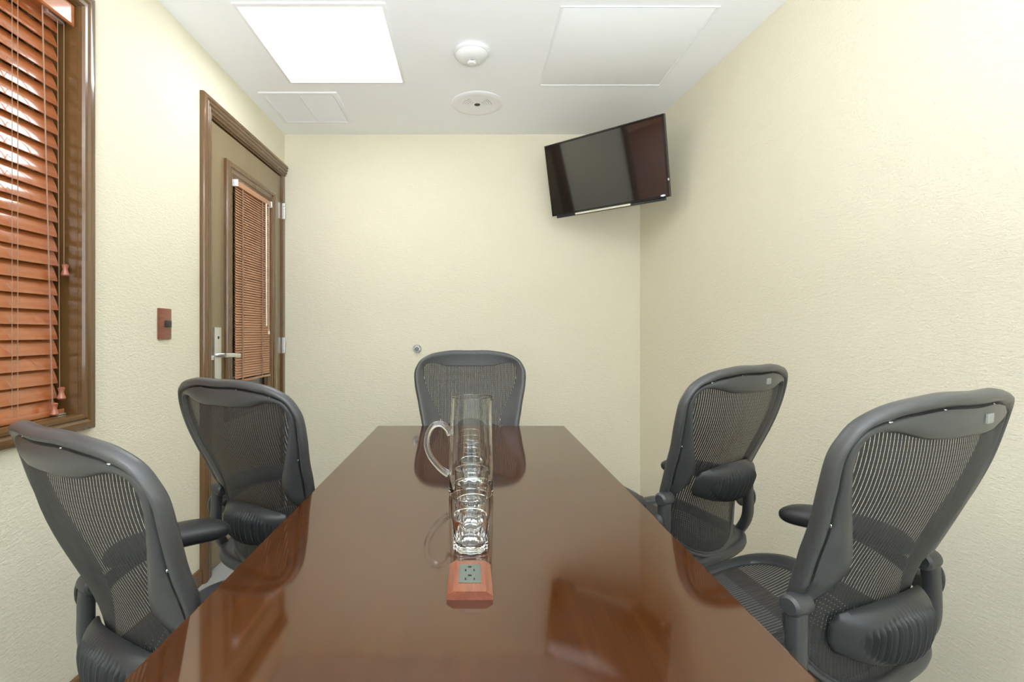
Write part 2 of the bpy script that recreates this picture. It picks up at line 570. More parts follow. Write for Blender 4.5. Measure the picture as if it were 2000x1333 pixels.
# blind on the door
DBX = LF + .014
db = empty('door_blind', (DBX, 2.85, .895))
tag(db, 'narrow tan slatted blind covering the glass of the brown door', 'blind')
dorg = db.location.copy()
by0, by1 = 2.624, 3.068
bm = slat_mesh(.016, by0 - 2.85, by1 - 2.85, .0007, .0012, math.radians(62), 3)
f1 = obj('slat', bm, M['doorblind'], db, angle=60)
z = 1.928; i = 0
while z > .915:
    o = f1 if i == 0 else share('slat', f1, db)
    o.location = (0, 0, z - dorg.z); o.rotation_euler = (0, random.uniform(-.06, .06), 0)
    z -= .0138; i += 1
bm = bmesh.new(); box(bm, DBX - .012, DBX + .012, by0 - .004, by1 + .008, 1.938, 1.966, bev=.001)
wob('head_rail', bm, M['doorblind'], db, dorg)
bm = bmesh.new(); box(bm, DBX - .009, DBX + .009, by0, by1, .893, .906, bev=.002)
wob('bottom_rail', bm, M['blindwood'], db, dorg)
for yy in (by0 - .001, by1 + .005):
    bm = bmesh.new(); box(bm, DBX - .014, DBX + .016, yy - .004, yy + .006, 1.934, 1.970, bev=.001)
    wob('end_bracket', bm, M['white'], db, dorg)
for yy in (2.70, 2.955):
    bm = bmesh.new(); box(bm, DBX + .0075, DBX + .0083, yy - .006, yy + .006, .90, 1.94)
    wob('ladder_tape', bm, M['cord'], db, dorg)
bm = bmesh.new(); tube(bm, [(DBX + .017, 2.985, 1.935), (DBX + .019, 2.985, 1.20)], .0045, 8)
wob('tilt_wand', bm, M['palecord'], db, dorg)
bm = bmesh.new(); tube(bm, [(DBX + .015, 3.03, 1.935), (DBX + .015, 3.03, 1.17)], .0012, 6)
lathe(bm, [(0, 0), (.005, 0), (.006, .01), (.003, .022), (0, .022)], 12, Matrix.Translation((DBX + .015, 3.03, 1.15)))
wob('pull_cord', bm, M['palecord'], db, dorg)

# ------------------------------------------------------------------ wall fittings
sw = empty('wall_switch', (LX, 2.018, 1.133))
tag(sw, 'dark red wooden switch plate on the cream wall beside the door', 'switch')
bm = bmesh.new(); box(bm, 0, .009, -.040, .040, 0, .125, bev=.002)
obj('cover_plate', bm, M['redwood'], sw)
bm = bmesh.new(); box(bm, .008, .0125, -.006, .036, .048, .076, bev=.001)
obj('rocker', bm, M['darkplastic'], sw)

ds = empty('door_bumper', (-.361, BACK, 1.050))
tag(ds, 'small round silver door bumper on the back wall above the far chair', 'door bumper')
R_y = Matrix.Rotation(PI / 2, 4, 'X')
bm = bmesh.new(); lathe(bm, [(0, 0), (.031, 0), (.032, .004), (.028, .010), (.020, .016), (.020, .022), (.0, .022)], 28, R_y)
obj('rose', bm, M['shine'], ds)
bm = bmesh.new(); lathe(bm, [(0, .020), (.0155, .020), (.0165, .026), (.012, .032), (0, .034)], 24, R_y)
obj('rubber_tip', bm, M['greyslot'], ds)

# ------------------------------------------------------------------ ceiling fittings
def light(x0, x1, y0, y1, label):
    cx, cy = (x0 + x1) / 2, (y0 + y1) / 2
    t = empty('ceiling_light', (cx, cy, CEIL))
    tag(t, label, 'ceiling light')
    bm = bmesh.new()
    frame_sweep(bm, lambda p, q, h: (p, q, -h), x0 - cx - .016, y0 - cy - .016, x1 - cx + .016, y1 - cy + .016, [(0, 0), (0, .006), (.016, .009), (.018, .003), (.018, 0)])
    obj('frame', bm, M['white'], t)
    bm = bmesh.new(); box(bm, x0 - cx, x1 - cx, y0 - cy, y1 - cy, -.0045, -.001)
    obj('diffuser', bm, M['lamp'], t, smooth=False)
light(-.949, -.362, 2.014, 2.622, 'large square lit light panel in the white ceiling')
light(-.949, -.362, -.62, -.01, 'added square fill light panel in the ceiling above the camera, out of view')  # unseen second panel, added to even out the room light

ap = empty('access_panel', (.69, 2.345, CEIL))
tag(ap, 'flush square white access panel on the right of the ceiling', 'access panel')
bm = bmesh.new()
frame_sweep(bm, lambda p, q, h: (p, q, -h), -.325, -.325, .325, .325, [(0, 0), (.001, .004), (.008, .004), (.010, 0)])
obj('edge_trim', bm, M['white'], ap)
bm = bmesh.new(); box(bm, -.311, .311, -.311, .311, -.0025, 0, bev=.001)
obj('panel', bm, M['ceiling'], ap)

vx0, vx1, vy0, vy1 = -1.178, -.742, 2.742, 3.145
vt = empty('ceiling_vent', ((vx0 + vx1) / 2, (vy0 + vy1) / 2, CEIL))
tag(vt, 'white two-section air vent in the ceiling near the door corner', 'vent')
hw, hd = (vx1 - vx0) / 2, (vy1 - vy0) / 2
bm = bmesh.new()
frame_sweep(bm, lambda p, q, h: (p, q, -h), -hw, -hd, hw, hd, [(0, 0), (.002, .006), (.024, .009), (.030, .003), (.030, 0)])
obj('frame', bm, M['vent'], vt)
boxo('divider', vt, M['vent'], -.006, .006, -hd + .03, hd - .03, -.008, 0, bev=.001)
bm = bmesh.new()
yv = -hd + .036
while yv < hd - .034:
    for sx in (-1, 1):
        c = sx * (hw - .03 + .006) / 2
        l = (hw - .036) / 2
        m = Matrix.Translation((c, yv, -.004)) @ Matrix.Rotation(-.25, 4, 'X')
        box(bm, -l, l, -.006, .006, -.0008, .0008, mat=m)
    yv += .0135
o = obj('louvres', bm, M['vent'], vt, smooth=False); o['kind'] = 'stuff'

sd = empty('smoke_detector', (.003, 2.345, CEIL))
tag(sd, 'round white smoke detector with a small nose on the ceiling', 'smoke detector')
FL = Matrix.Rotation(PI, 4, 'X')
bm = bmesh.new(); lathe(bm, [(0, 0), (.082, 0), (.084, .004), (.084, .014), (.080, .018), (.0, .018)], 48, FL)
obj('base', bm, M['offwhite'], sd)
bm = bmesh.new(); lathe(bm, [(.0, .018), (.076, .018), (.074, .026), (.062, .038), (.045, .045), (.026, .047), (0, .047)], 48, FL)
obj('body', bm, M['offwhite'], sd)
bm = bmesh.new(); lathe(bm, [(.0, .046), (.013, .046), (.013, .053), (0, .053)], 20, FL)
obj('sensor_chamber', bm, M['black'], sd)
bm = bmesh.new(); lathe(bm, [(.0, .053), (.020, .053), (.021, .057), (.016, .062), (0, .063)], 28, FL)
for k in range(4):
    a = k * PI / 2 + .5
    box(bm, -.003, .003, -.002, .002, 0, .009, mat=Matrix.Rotation(PI, 4, 'X') @ Matrix.Rotation(a, 4, 'Z') @ Matrix.Translation((.017, 0, .045)))
obj('nose', bm, M['offwhite'], sd)

sp = empty('ceiling_speaker', (.036, 2.880, CEIL))
tag(sp, 'flat round white ceiling speaker with a dark centre hole', 'speaker')
bm = bmesh.new(); lathe(bm, [(0, 0), (.150, 0), (.151, .003), (.146, .007), (.120, .009), (.112, .0075), (0, .0075)], 64, FL)
obj('disc', bm, M['white'], sp)
bm = bmesh.new(); lathe(bm, [(0, .007), (.017, .007), (.017, .0085), (0, .0085)], 28, FL)
obj('centre_hole', bm, M['black'], sp)
for s in (0, 1):
    for k, r in enumerate((.040, .054, .068, .082)):
        bm = bmesh.new()
        pts = [(r * math.cos(a), -r * math.sin(a), -.0078) for a in [(.08 + s * 1.94 + j * .0875 * .9 + (-.10 if s == 0 else .10)) for j in range(13)]]
        tube(bm, pts, .0007, 5, up=Vector((0, 0, 1)))
        obj('grille_slot', bm, M['greyslot'], sp)

# ------------------------------------------------------------------ television
tx, ty, tz, tyaw, ttilt, tw, th = .7680, 2.8975, 2.1105, .6950, .2295, .7312, .4312
tv = empty('television', (tx, ty, tz))
n = Vector((-math.sin(tyaw) * math.cos(ttilt), -math.cos(tyaw) * math.cos(ttilt), -math.sin(ttilt)))
r = Vector((math.cos(tyaw), -math.sin(tyaw), 0))
u = r.cross(-n)
u = u if u.z > 0 else -u
# local axes: x right, y up, z out of the screen
tv.matrix_world = Matrix(((r.x, u.x, n.x, tx), (r.y, u.y, n.y, ty), (r.z, u.z, n.z, tz), (0, 0, 0, 1)))
tag(tv, 'black flat television tilted down in the corner of the room', 'television')
bm = bmesh.new()
frame_sweep(bm, lambda p, q, h: (p, q, h), -tw / 2, -th / 2, tw / 2, th / 2, [(0, -.03), (0, 0), (.002, .002), (.009, .002), (.011, -.001), (.011, -.03)])
obj('bezel', bm, M['tvcase'], tv)
bm = bmesh.new(); box(bm, -tw / 2 + .01, tw / 2 - .01, -th / 2 + .01, th / 2 - .01, -.03, -.0015)
obj('screen', bm, M['screen'], tv, smooth=False)
bm = bmesh.new(); box(bm, -.25, .25, -.17, .13, -.062, -.028, bev=.01)
obj('rear_housing', bm, M['darkplastic'], tv)
boxo('bottom_strip', tv, M['cream'], -.205, .145, -th / 2 - .012, -th / 2 - .001, -.010, .001, bev=.001)
boxo('bottom_edge', tv, M['darkplastic'], -.34, .34, -th / 2 - .016, -th / 2, -.026, -.010, bev=.002)
bm = bmesh.new(); lathe(bm, [(0, 0), (1, 0), (.95, .1), (0, .12)], 24, Matrix.Translation((tw / 2 - .034, -th / 2 + .011, .0015)) @ Matrix.Diagonal((.014, .0055, .006, 1)))
obj('oval_badge', bm, M['white'], tv)
for sx, yy in ((-1, -.155), (1, -.13)):
    boxo('side_clip', tv, M['offwhite'], sx * tw / 2 - .002, sx * tw / 2 + .002, yy, yy + .012, -.008, .003)
# bracket back to the corner
corner = tv.matrix_world.inverted() @ Vector((rx_at(BACK - .01) - .02, BACK - .012, 2.16))
bm = bmesh.new()
box(bm, -.1, .1, -.1, .1, -.075, -.06, bev=.003)
tube(bm, [(0, 0, -.07), corner], .018, 12)
obj('wall_bracket', bm, M['darkplastic'], tv)

# ------------------------------------------------------------------ table
TZ = .74
tb = empty('conference_table', (0, 1.22, 0))
tag(tb, 'long glossy red-brown wooden meeting table', 'table')
bm = bmesh.new(); box(bm, -.419, .419, .16 - 1.22, 2.238 - 1.22, TZ - .032, TZ, bev=.003, segs=3)
obj('tabletop', bm, M['table'], tb, smooth=False)
for yy in (.45, 1.60):
    boxo('pedestal', tb, M['table'], -.17, .17, yy - 1.22 - .03, yy - 1.22 + .03, .03, TZ - .032, bev=.003)
    boxo('foot', tb, M['table'], -.24, .24, yy - 1.22 - .05, yy - 1.22 + .05, 0, .035, bev=.005)
boxo('stretcher', tb, M['table'], -.015, .015, .47 - 1.22, 1.58 - 1.22, .30, .62, bev=.002)

# socket block on table
sk = empty('table_socket', (-.002, .832, TZ))
tag(sk, 'small red-brown wooden power socket block at the near end of the table', 'socket')
bm = bmesh.new()
sec = [(-.0365, 0), (-.0365, .0065), (-.0345, .0082), (-.026, .0135), (.026, .0135), (.0345, .0082), (.0365, .0065), (.0365, 0)]
A = [bm.verts.new((x, -.053, z)) for x, z in sec]; B = [bm.verts.new((x, .053, z)) for x, z in sec]
for i in range(len(sec)):
    j = (i + 1) % len(sec); bm.faces.new((A[i], A[j], B[j], B[i]))
bm.faces.new(A[::-1]); bm.faces.new(B)
obj('block', bm, M['redwood'], sk, angle=12)
boxo('outlet_insert', sk, M['socket'], -.0185, .0185, -.026, .036, .012, .0148, bev=.0006)
for yc in (.019, -.011):
    boxo('ground_slot', sk, M['black'], -.003, .003, yc + .005, yc + .0095, .0145, .0151)
    for sx in (-1, 1):
        boxo('blade_slot', sk, M['black'], sx * .0072 - .0012, sx * .0072 + .0012, yc - .008, yc - .001, .0145, .0151)

# ------------------------------------------------------------------ glasses and jug
def tumbler_bm():
    bm = bmesh.new()
    nf, n = 10, 80
    def rf(r, z, a):
        # outer wall below the shoulder is ten flat facets
        if outer[0] and z < .0625:
            k = (a % (2 * PI / nf)) - PI / nf
            pr = r * math.cos(PI / nf) / math.cos(k)
            t = 1.0 if z < .052 else max(0, (.0625 - z) / .0105)
            return pr * t + r * (1 - t) * .985
        return r
    outer = [True]
    prof_o = [(0, .0015), (.020, .0015), (.027, 0), (.0325, .0015), (.0345, .006), (.0352, .030), (.0362, .052), (.0366, .060), (.0368, .0618), (.0382, .0632), (.0384, .066), (.0389, .100), (.0389, .1035), (.0382, .1045)]
    prof_i = [(.0379, .1043), (.0376, .102), (.0368, .066), (.0338, .040), (.0308, .020), (.0265, .0150), (.018, .0132), (0, .0128)]
    ro = lathe(bm, prof_o, n, rf=rf)
    outer[0] = False
    ri = lathe(bm, prof_i, n)
    A, B = ro[-1], ri[0]
    for i in range(n):
        bm.faces.new((A[i], A[(i + 1) % n], B[(i + 1) % n], B[i]))
    return bm
tb0 = obj('drinking_glass', tumbler_bm(), M['glass'], angle=14)
gl = [(-.001, .965, 'clear faceted drinking glass nearest the camera, beside the wooden socket block'),
      (.004, 1.046, 'clear drinking glass directly behind the nearest glass'),
      (.001, 1.148, 'clear drinking glass standing just in front of the glass jug'),
      (.002, 1.392, 'clear drinking glass standing directly behind the glass jug'),
      (-.001, 1.492, 'clear drinking glass between two others behind the jug'),
      (-.0025, 1.590, 'clear drinking glass farthest away in the row, nearest the far chair')]
for i, (x, y, lab) in enumerate(gl):
    o = tb0 if i == 0 else tb0.copy()
    if i: COL.objects.link(o)
    o.location = (x, y, TZ + .0002); o.rotation_euler = (0, 0, .31 + i * .4)
    tag(o, lab, 'glass', 'drinking glasses in a row down the table')

jug = empty('glass_jug', (0, 1.29, TZ + .0002))
tag(jug, 'tall clear glass jug with a curved handle among the drinking glasses', 'jug')
bm = bmesh.new()
def jrf(r, z, a):
    d = min(abs(a), abs(2 * PI - a))
    if z > .225:
        t = (z - .225) / .029
        return r + .008 * t * t * math.exp(-(d / .28) ** 2)
    return r
ro = lathe(bm, [(0, .002), (.045, .002), (.052, 0), (.0560, .002), (.0580, .008), (.0578, .05), (.0562, .11), (.0535, .18), (.0508, .24), (.0505, .2525), (.0495, .254)], 72, rf=jrf)
ri = lathe(bm, [(.0485, .2528), (.0482, .24), (.0508, .18), (.0534, .11), (.0550, .05), (.0545, .022), (.050, .014), (.035, .0115), (0, .011)], 72, rf=jrf)
for i in range(72):
    bm.faces.new((ro[-1][i], ro[-1][(i + 1) % 72], ri[0][(i + 1) % 72], ri[0][i]))
obj('vessel', bm, M['glass'], jug, angle=30)
bm = bmesh.new()
tube(bm, [(-.0535, -.004, .156), (-.062, -.004, .172), (-.078, -.005, .183), (-.096, -.006, .180), (-.110, -.007, .160), (-.1145, -.008, .132), (-.106, -.008, .103), (-.090, -.007, .080), (-.074, -.006, .064), (-.0590, -.005, .054)],
     .0075, 16, 48, up=Vector((0, 1, 0)), rx=.0088, rr=lambda t: 1.0 + .25 * (1 - math.sin(PI * t)) ** 2)
obj('handle', bm, M['glass'], jug, angle=60)

# ------------------------------------------------------------------ mesh office chairs
KEY = [(0, 0, .078, 0), (0, .08, .080, .06), (.008, .14, .078, .115), (.022, .195, .069, .165), (.05, .24, .070, .203), (.085, .262, .088, .222),
       (.12, .271, .122, .226), (.18, .266, .18, .210), (.25, .25, .25, .178), (.30, .24, .30, .152), (.33, .233, .335, .142), (.37, .225, .37, .150),
       (.40, .218, .397, .168), (.43, .212, .427, .182), (.46, .208, .458, .187), (.52, .188, .512, .168), (.565, .14, .550, .124), (.59, .08, .571, .07), (.60, 0, .580, 0)]
TILT = .188
WS = .9739
def surf(s, u):
    q_ = s / .6
    uu = u * WS
    wv = .0072 * q_ + .0086 * math.sin(PI * q_) - .0223 * math.sin(2 * PI * q_) + (.7348 + .8555 * q_) * u * u
    return Vector((uu, wv, -s))
def nrm(s, u):
    e = 1e-4
    a_ = surf(s, u + e) - surf(s, u - e)
    b_ = surf(s + e, u) - surf(s - e, u)
    n_ = a_.cross(b_).normalized()
    return n_ if n_.y < 0 else -n_           # points to the rear
ZT = 1.06
CT, ST = math.cos(TILT), math.sin(TILT)
def bp(s, u, off=0.0):
    """point on the chair back, off metres behind its surface, in chair coordinates"""
    p = surf(s, u) + nrm(s, u) * off
    return Vector((p.x, -.34 + p.y * CT - p.z * ST, ZT + p.z * CT + p.y * ST))

def contour(n):
    P = [Vector((k[0], k[1], 0)) for k in KEY] + [Vector((k[0], -k[1], 0)) for k in KEY[-2:0:-1]]
    Q = [Vector((k[2], k[3], 0)) for k in KEY] + [Vector((k[2], -k[3], 0)) for k in KEY[-2:0:-1]]
    m = len(P)
    out = []
    per = n // m
    def cr(A, i, t):
        a, b, c, d = A[(i - 1) % m], A[i], A[(i + 1) % m], A[(i + 2) % m]
        return .5 * ((2 * b) + (c - a) * t + (2 * a - 5 * b + 4 * c - d) * t * t + (3 * b - a - 3 * c + d) * t ** 3)
    for i in range(m):
        for k in range(per):
            out.append((cr(P, i, k / per), cr(Q, i, k / per)))
    return out
CN = contour(36 * 4)

def back_frame_bm():
    bm = bmesh.new()
    rings = []
    for O, I in CN:
        d = (I - O); L = d.length; d = d.normalized()
        s0 = O.x
        r_ = 1.0 if s0 < .36 else max(0.0, 1 - (s0 - .36) / .05)
        k = min(1.0, L / .052)
        prof = [(0, 0), (.0010, .007 * r_ + .003), (.004, .012 * r_ + .004), (.0095, .0150 * r_ + .005), (.016, .0145 * r_ + .005), (.0215, .0100 * r_ + .0045),
                (.0235, .002 * r_ + .004), (.0265, .000 * r_ + .004), (.029, .0075 * r_ + .003)]
        pts = [(a * k, o) for a, o in prof]
        rest = L - .029 * k
        pts += [(.029 * k + rest * .3, .0105 * r_ + .002), (.029 * k + rest * .65, .0095 * r_ + .002), (L - .004, .006), (L, .002), (L - .002, -.003), (.029 * k + rest * .5, -.004), (.024 * k, -.007), (.010 * k, -.009), (.003 * k, -.006)]
        ring = []
        for a, o in pts:
            p = O + d * (a * (1 - .004 / L) + .004 * r_)
            ring.append(bm.verts.new(bp(p.x, p.y, o)))
        rings.append(ring)
    m = len(rings); n = len(rings[0])
    for i in range(m):
        A, B = rings[i], rings[(i + 1) % m]
        for j in range(n):
            bm.faces.new((A[j], A[(j + 1) % n], B[(j + 1) % n], B[j]))
    return bm

INN = [(i.x, i.y) for o, i in CN]
def inside(s, u, poly):
    c = False
    n = len(poly)
    for i in range(n):
        (a, b), (c_, d) = poly[i], poly[(i + 1) % n]
        if (b > u) != (d > u) and s < (c_ - a) * (u - b) / (d - b) + a:
            c = not c
    return c

def back_mesh_bm(pitch=.0068, wd=.0058):
    bm = bmesh.new()
    nn = int(.235 / pitch)
    for k in range(-nn, nn + 1):
        u0 = k * pitch
        ok = [inside(s * .004, u0, INN) for s in range(0, 150)]
        i = 0
        while i < 150:
            if ok[i]:
                j = i
                while j < 149 and ok[j + 1]: j += 1
                sa, sb = i * .004 - .008, j * .004 + .008
                st = max(2, int((sb - sa) / .024))
                prev = None
                for q_ in range(st + 1):
                    s = sa + (sb - sa) * q_ / st
                    a = bm.verts.new(bp(s, u0 - wd / 2, 0)); c = bm.verts.new(bp(s, u0, .0008)); b = bm.verts.new(bp(s, u0 + wd / 2, 0))
                    if prev:
                        bm.faces.new((prev[0], a, c, prev[1])); bm.faces.new((prev[1], c, b, prev[2]))
                    prev = (a, c, b)
                i = j + 1
            else:
                i += 1
    # fine cross threads
    for q_ in range(8, 58):
        s = q_ * .010
        us = [x * .006 for x in range(-39, 40) if inside(s, x * .006, INN)]
        if len(us) < 2: continue
        prev = None
        for x in us:
            a = bm.verts.new(bp(s - .0003, x, .0004)); b = bm.verts.new(bp(s + .0003, x, .0004))
            if prev and x - prev[2] < .0065:
                bm.faces.new((prev[0], prev[1], b, a))
            prev = (a, b, x)
    return bm

def lumbar_bm(sl, hw=.140, hh=.066):
    bm = bmesh.new()
    nu, nv = 168, 20
    def off(a, b):
        e = max(0, 1 - abs(a) ** 4 ) ** .5 * max(0, 1 - abs(b) ** 2.6) ** .5
        body = .010 + .046 * e * (1 - .60 * a * a)
        rib = 0
        el = (a * hw / .108) ** 2 + (b * hh / .058) ** 2
        if el < 1:
            rib = .0045 * math.cos(a * hw / .0092 * 2 * PI) * min(1, (1 - el) * 4)
        return body + rib
    V = [[None] * (nv + 1) for _ in range(nu + 1)]
    F = [[None] * (nv + 1) for _ in range(nu + 1)]
    for i in range(nu + 1):
        a = -1 + 2 * i / nu
        hloc = hh * (1 - .50 * abs(a) ** 2.0) * (1 if abs(a) < .93 else max(.35, 1 - (abs(a) - .93) * 7))
        for j in range(nv + 1):
            b = -1 + 2 * j / nv
            V[i][j] = bm.verts.new(bp(sl + b * hloc, a * hw, off(a, b)))
            F[i][j] = bm.verts.new(bp(sl + b * hloc * .96, a * hw * .985, .006))
    for i in range(nu):
        for j in range(nv):
            bm.faces.new((V[i][j], V[i + 1][j], V[i + 1][j + 1], V[i][j + 1]))
            bm.faces.new((F[i][j], F[i][j + 1], F[i + 1][j + 1], F[i + 1][j]))
    for i in range(nu):
        for j in (0, nv):
            bm.faces.new((V[i][j], F[i][j], F[i + 1][j], V[i + 1][j]))
    for j in range(nv):
        for i in (0, nu):
            bm.faces.new((V[i][j], V[i][j + 1], F[i][j + 1], F[i][j]))
    return bm

# seat
def seat_pt(x, y, dz=0):
    z = .462 + .028 * (abs(x) / .25) ** 2.2 + .012 * math.exp(-((y - .10) / .08) ** 2)
    if y > .12: z -= 1.1 * (y - .12) ** 2
    if y < -.10: z += .35 * (y + .10) ** 2
    return Vector((x, y, z + dz))
def seat_cont(f, n=96):
    out = []
    for i in range(n):
        a = 2 * PI * i / n
        c, s = math.cos(a), math.sin(a)
        e = .42
        hx = .262 - f
        hy = .250 - f * .9
        x = math.copysign(abs(c) ** e, c) * hx
        y = math.copysign(abs(s) ** e, s) * hy
        x *= 1 - .12 * max(0, -y / hy) * 1.0
        out.append((x, y + .018))
    return out
def seat_frame_bm():
    bm = bmesh.new()
    prof = [(0, -.008), (.001, .004), (.008, .011), (.022, .012), (.038, .008), (.046, .002), (.046, -.004), (.03, -.012), (.012, -.020), (.003, -.017)]
    rings = []
    cs = [(seat_cont(a), o) for a, o in prof]
    for i in range(96):
        rings.append([bm.verts.new(seat_pt(c[i][0], c[i][1], o)) for c, o in cs])
    for i in range(96):
        A, B = rings[i], rings[(i + 1) % 96]
        for j in range(len(prof)):
            bm.faces.new((A[j], A[(j + 1) % len(prof)], B[(j + 1) % len(prof)], B[j]))
    return bm
def seat_mesh_bm():
    bm = bmesh.new()
    poly = [(p[1], p[0]) for p in seat_cont(.042)]
    y = -.20
    while y < .26:
        xs = [x * .004 for x in range(-60, 61) if inside(y, x * .004, poly)]
        if len(xs) > 2:
            xa, xb = xs[0] - .005, xs[-1] + .005
            prev = None
            for k in range(15):
                x = xa + (xb - xa) * k / 14
                a = bm.verts.new(seat_pt(x, y - .0032)); c = bm.verts.new(seat_pt(x, y, .0011)); b = bm.verts.new(seat_pt(x, y + .0032))
                if prev:
                    bm.faces.new((prev[0], a, c, prev[1])); bm.faces.new((prev[1], c, b, prev[2]))
                prev = (a, c, b)
        y += .0075
    return bm

def superpad_bm():
    """arm pad in its own frame: length along y (-.135 .. .135), top rounded"""
    bm = bmesh.new()
    nu, nv = 28, 20
    rings = []
    for i in range(nu + 1):
        t = -1 + 2 * i / nu
        tt = max(-.9995, min(.9995, math.sin(t * PI / 2)))
        y = tt * .135
        wv = .047 * (1 - abs(tt) ** 5) ** .5 * (1 + .06 * tt)
        xc = -.018 * (tt + .2) ** 2
        zc = -.010 * max(0, tt - .2) ** 2 - .012 * max(0, -tt) ** 2
        ring = []
        for k in range(nv):
            a = 2 * PI * k / nv
            c, s = math.cos(a), math.sin(a)
            x = math.copysign(abs(c) ** .75, c) * wv
            z = math.copysign(abs(s) ** .8, s) * (.024 if s > 0 else .028) * (1 - abs(tt) ** 6) ** .5
            ring.append(bm.verts.new((x + xc, y, z + zc)))
        rings.append(ring)
    for A, B in zip(rings[:-1], rings[1:]):
        for k in range(nv):
            bm.faces.new((A[k], A[(k + 1) % nv], B[(k + 1) % nv], B[k]))
    bm.faces.new(rings[0][::-1]); bm.faces.new(rings[-1])
    return bm

SCREW_AT = [(.033, .08), (.052, .185), (.125, .238), (.235, .221), (.345, .196)]
piv = bp(.405, .205, .012)
def build_chair():
    t = empty('office_chair')
    obj('back_frame', back_frame_bm(), M['frame'], t, angle=60)
    o = obj('back_mesh', back_mesh_bm(), M['mesh'], t, angle=80)
    obj('lumbar_pad', lumbar_bm(.42), M['pad'], t, angle=50)
    # tag on the top band
    bm = bmesh.new()
    c = [bp(.050 + ds, .042 + du, .0150) for ds, du in ((-.008, -.013), (-.008, .013), (.008, .013), (.008, -.013))]
    c2 = [bp(.050 + ds, .042 + du, .006) for ds, du in ((-.008, -.013), (-.008, .013), (.008, .013), (.008, -.013))]
    A = [bm.verts.new(p) for p in c]; B = [bm.verts.new(p) for p in c2]
    bm.faces.new(A); bm.faces.new(B[::-1])
    for i in range(4): bm.faces.new((A[i], A[(i + 1) % 4], B[(i + 1) % 4], B[i]))
    tg = obj('size_tag', bm, M['tag'], t, smooth=False)
    bm = bmesh.new()
    A = [bm.verts.new(bp(.050 + ds, .042 + du, .0144)) for ds, du in ((-.0025, -.007), (-.0025, .006), (.0025, .006), (.0025, -.007))]
    B = [bm.verts.new(bp(.050 + ds, .042 + du, .0130)) for ds, du in ((-.0025, -.007), (-.0025, .006), (.0025, .006), (.0025, -.007))]
    bm.faces.new(A); bm.faces.new(B[::-1])
    for i in range(4): bm.faces.new((A[i], A[(i + 1) % 4], B[(i + 1) % 4], B[i]))
    obj('tag_mark', bm, M['yoke'], tg, smooth=False)
    first = None
    for sgn in (-1, 1):
        for s, u_ in SCREW_AT:
            p = bp(s, u_ * sgn, .0062)
            if first is None:
                bm = bmesh.new()
                lathe(bm, [(0, -.004), (.0046, -.004), (.0046, .002), (.003, .0036), (0, .004)], 10)
                first = obj('screw', bm, M['shine'], t)
                o = first
            else:
                o = share('screw', first, t)
            o.location = p
            nn_ = nrm(s, u_ * sgn)
            nn_ = Vector((nn_.x, nn_.y * CT - nn_.z * ST, nn_.z * CT + nn_.y * ST))
            o.rotation_euler = nn_.to_track_quat('Z', 'Y').to_euler()
    obj('seat_frame', seat_frame_bm(), M['yoke'], t, angle=60)
    obj('seat_mesh', seat_mesh_bm(), M['mesh'], t, angle=80)
    X = Vector((1, 0, 0))
    for sgn in (-1, 1):
        p = Vector((piv.x * sgn, piv.y, piv.z))
        bm = bmesh.new()
        lathe(bm, [(0, -.024), (.014, -.024), (.019, -.019), (.021, 0), (.019, .019), (.014, .024), (0, .024)], 20, Matrix.Translation(p + Vector((.006 * sgn, -.004, 0))) @ Matrix.Rotation(PI / 2, 4, 'Y'))
        obj('pivot_joint', bm, M['yoke'], t)
        bm = bmesh.new()
        tube(bm, [p + Vector((.010 * sgn, -.006, .004)), p + Vector((.014 * sgn, -.008, -.06)), p + Vector((.016 * sgn, .0, -.15)), (sgn * .222, -.12, .43), (sgn * .16, -.05, .395), (sgn * .06, -.01, .39)],
             .015, 14, 36, up=X, rx=.016, sq=.6)
        obj('arm_yoke', bm, M['yoke'], t, angle=50)
        bm = bmesh.new()
        lathe(bm, [(0, 0), (.9, 0), (1, .3), (.8, 1), (0, 1.1)], 20, Matrix.Translation((sgn * (piv.x + .028), piv.y - .004, piv.z - .075)) @ Matrix.Rotation(sgn * PI / 2, 4, 'Y') @ Matrix.Diagonal((.036, .019, .016, 1)))
        obj('height_knob', bm, M['darkplastic'], t)
        # arm: stem from the yoke, pad on top
        bm = bmesh.new()
        tube(bm, [p + Vector((.030 * sgn, .002, -.085)), (sgn * .262, piv.y + .035, piv.z - .105), (sgn * .268, -.135, .590), (sgn * .262, -.085, .618), (sgn * .256, -.03, .634)],
             .015, 12, 24, up=X, rx=.013, sq=.75)
        obj('arm_support', bm, M['darkplastic'], t, angle=50)
        bm = superpad_bm()
        if sgn < 0: bmesh.ops.scale(bm, vec=(-1, 1, 1), verts=bm.verts[:])
        o = obj('arm_pad', bm, M['pad'], t, angle=60)
        o.location = (sgn * .240, -.018, .655)
        o.rotation_euler = (0, 0, sgn * .20)
    # tilt mechanism
    bm = bmesh.new()
    box(bm, -.075, .075, -.12, .13, .365, .420, bev=.018, segs=3)
    tube(bm, [(-.20, .06, .425), (-.10, .05, .40), (.10, .05, .40), (.20, .06, .425)], .014, 10, 16, up=Vector((0, 1, 0)))
    tube(bm, [(-.19, -.12, .435), (-.07, -.08, .405), (.07, -.08, .405), (.19, -.12, .435)], .012, 10, 16, up=Vector((0, 1, 0)))
    for sgn in (-1, 1):
        tube(bm, [(sgn * .20, .06, .425), (sgn * .215, .05, .455)], .012, 8)
        tube(bm, [(sgn * .185, -.12, .432), (sgn * .20, -.12, .455)], .012, 8)
    obj('tilt_mechanism', bm, M['darkplastic'], t)
    bm = bmesh.new(); tube(bm, [(0, 0, .20), (0, 0, .37)], .014, 16)
    obj('gas_piston', bm, M['shine'], t)
    lower = []
    bm = bmesh.new(); lathe(bm, [(0, .07), (.030, .07), (.034, .10), (.027, .14), (.025, .23), (0, .23)], 24)
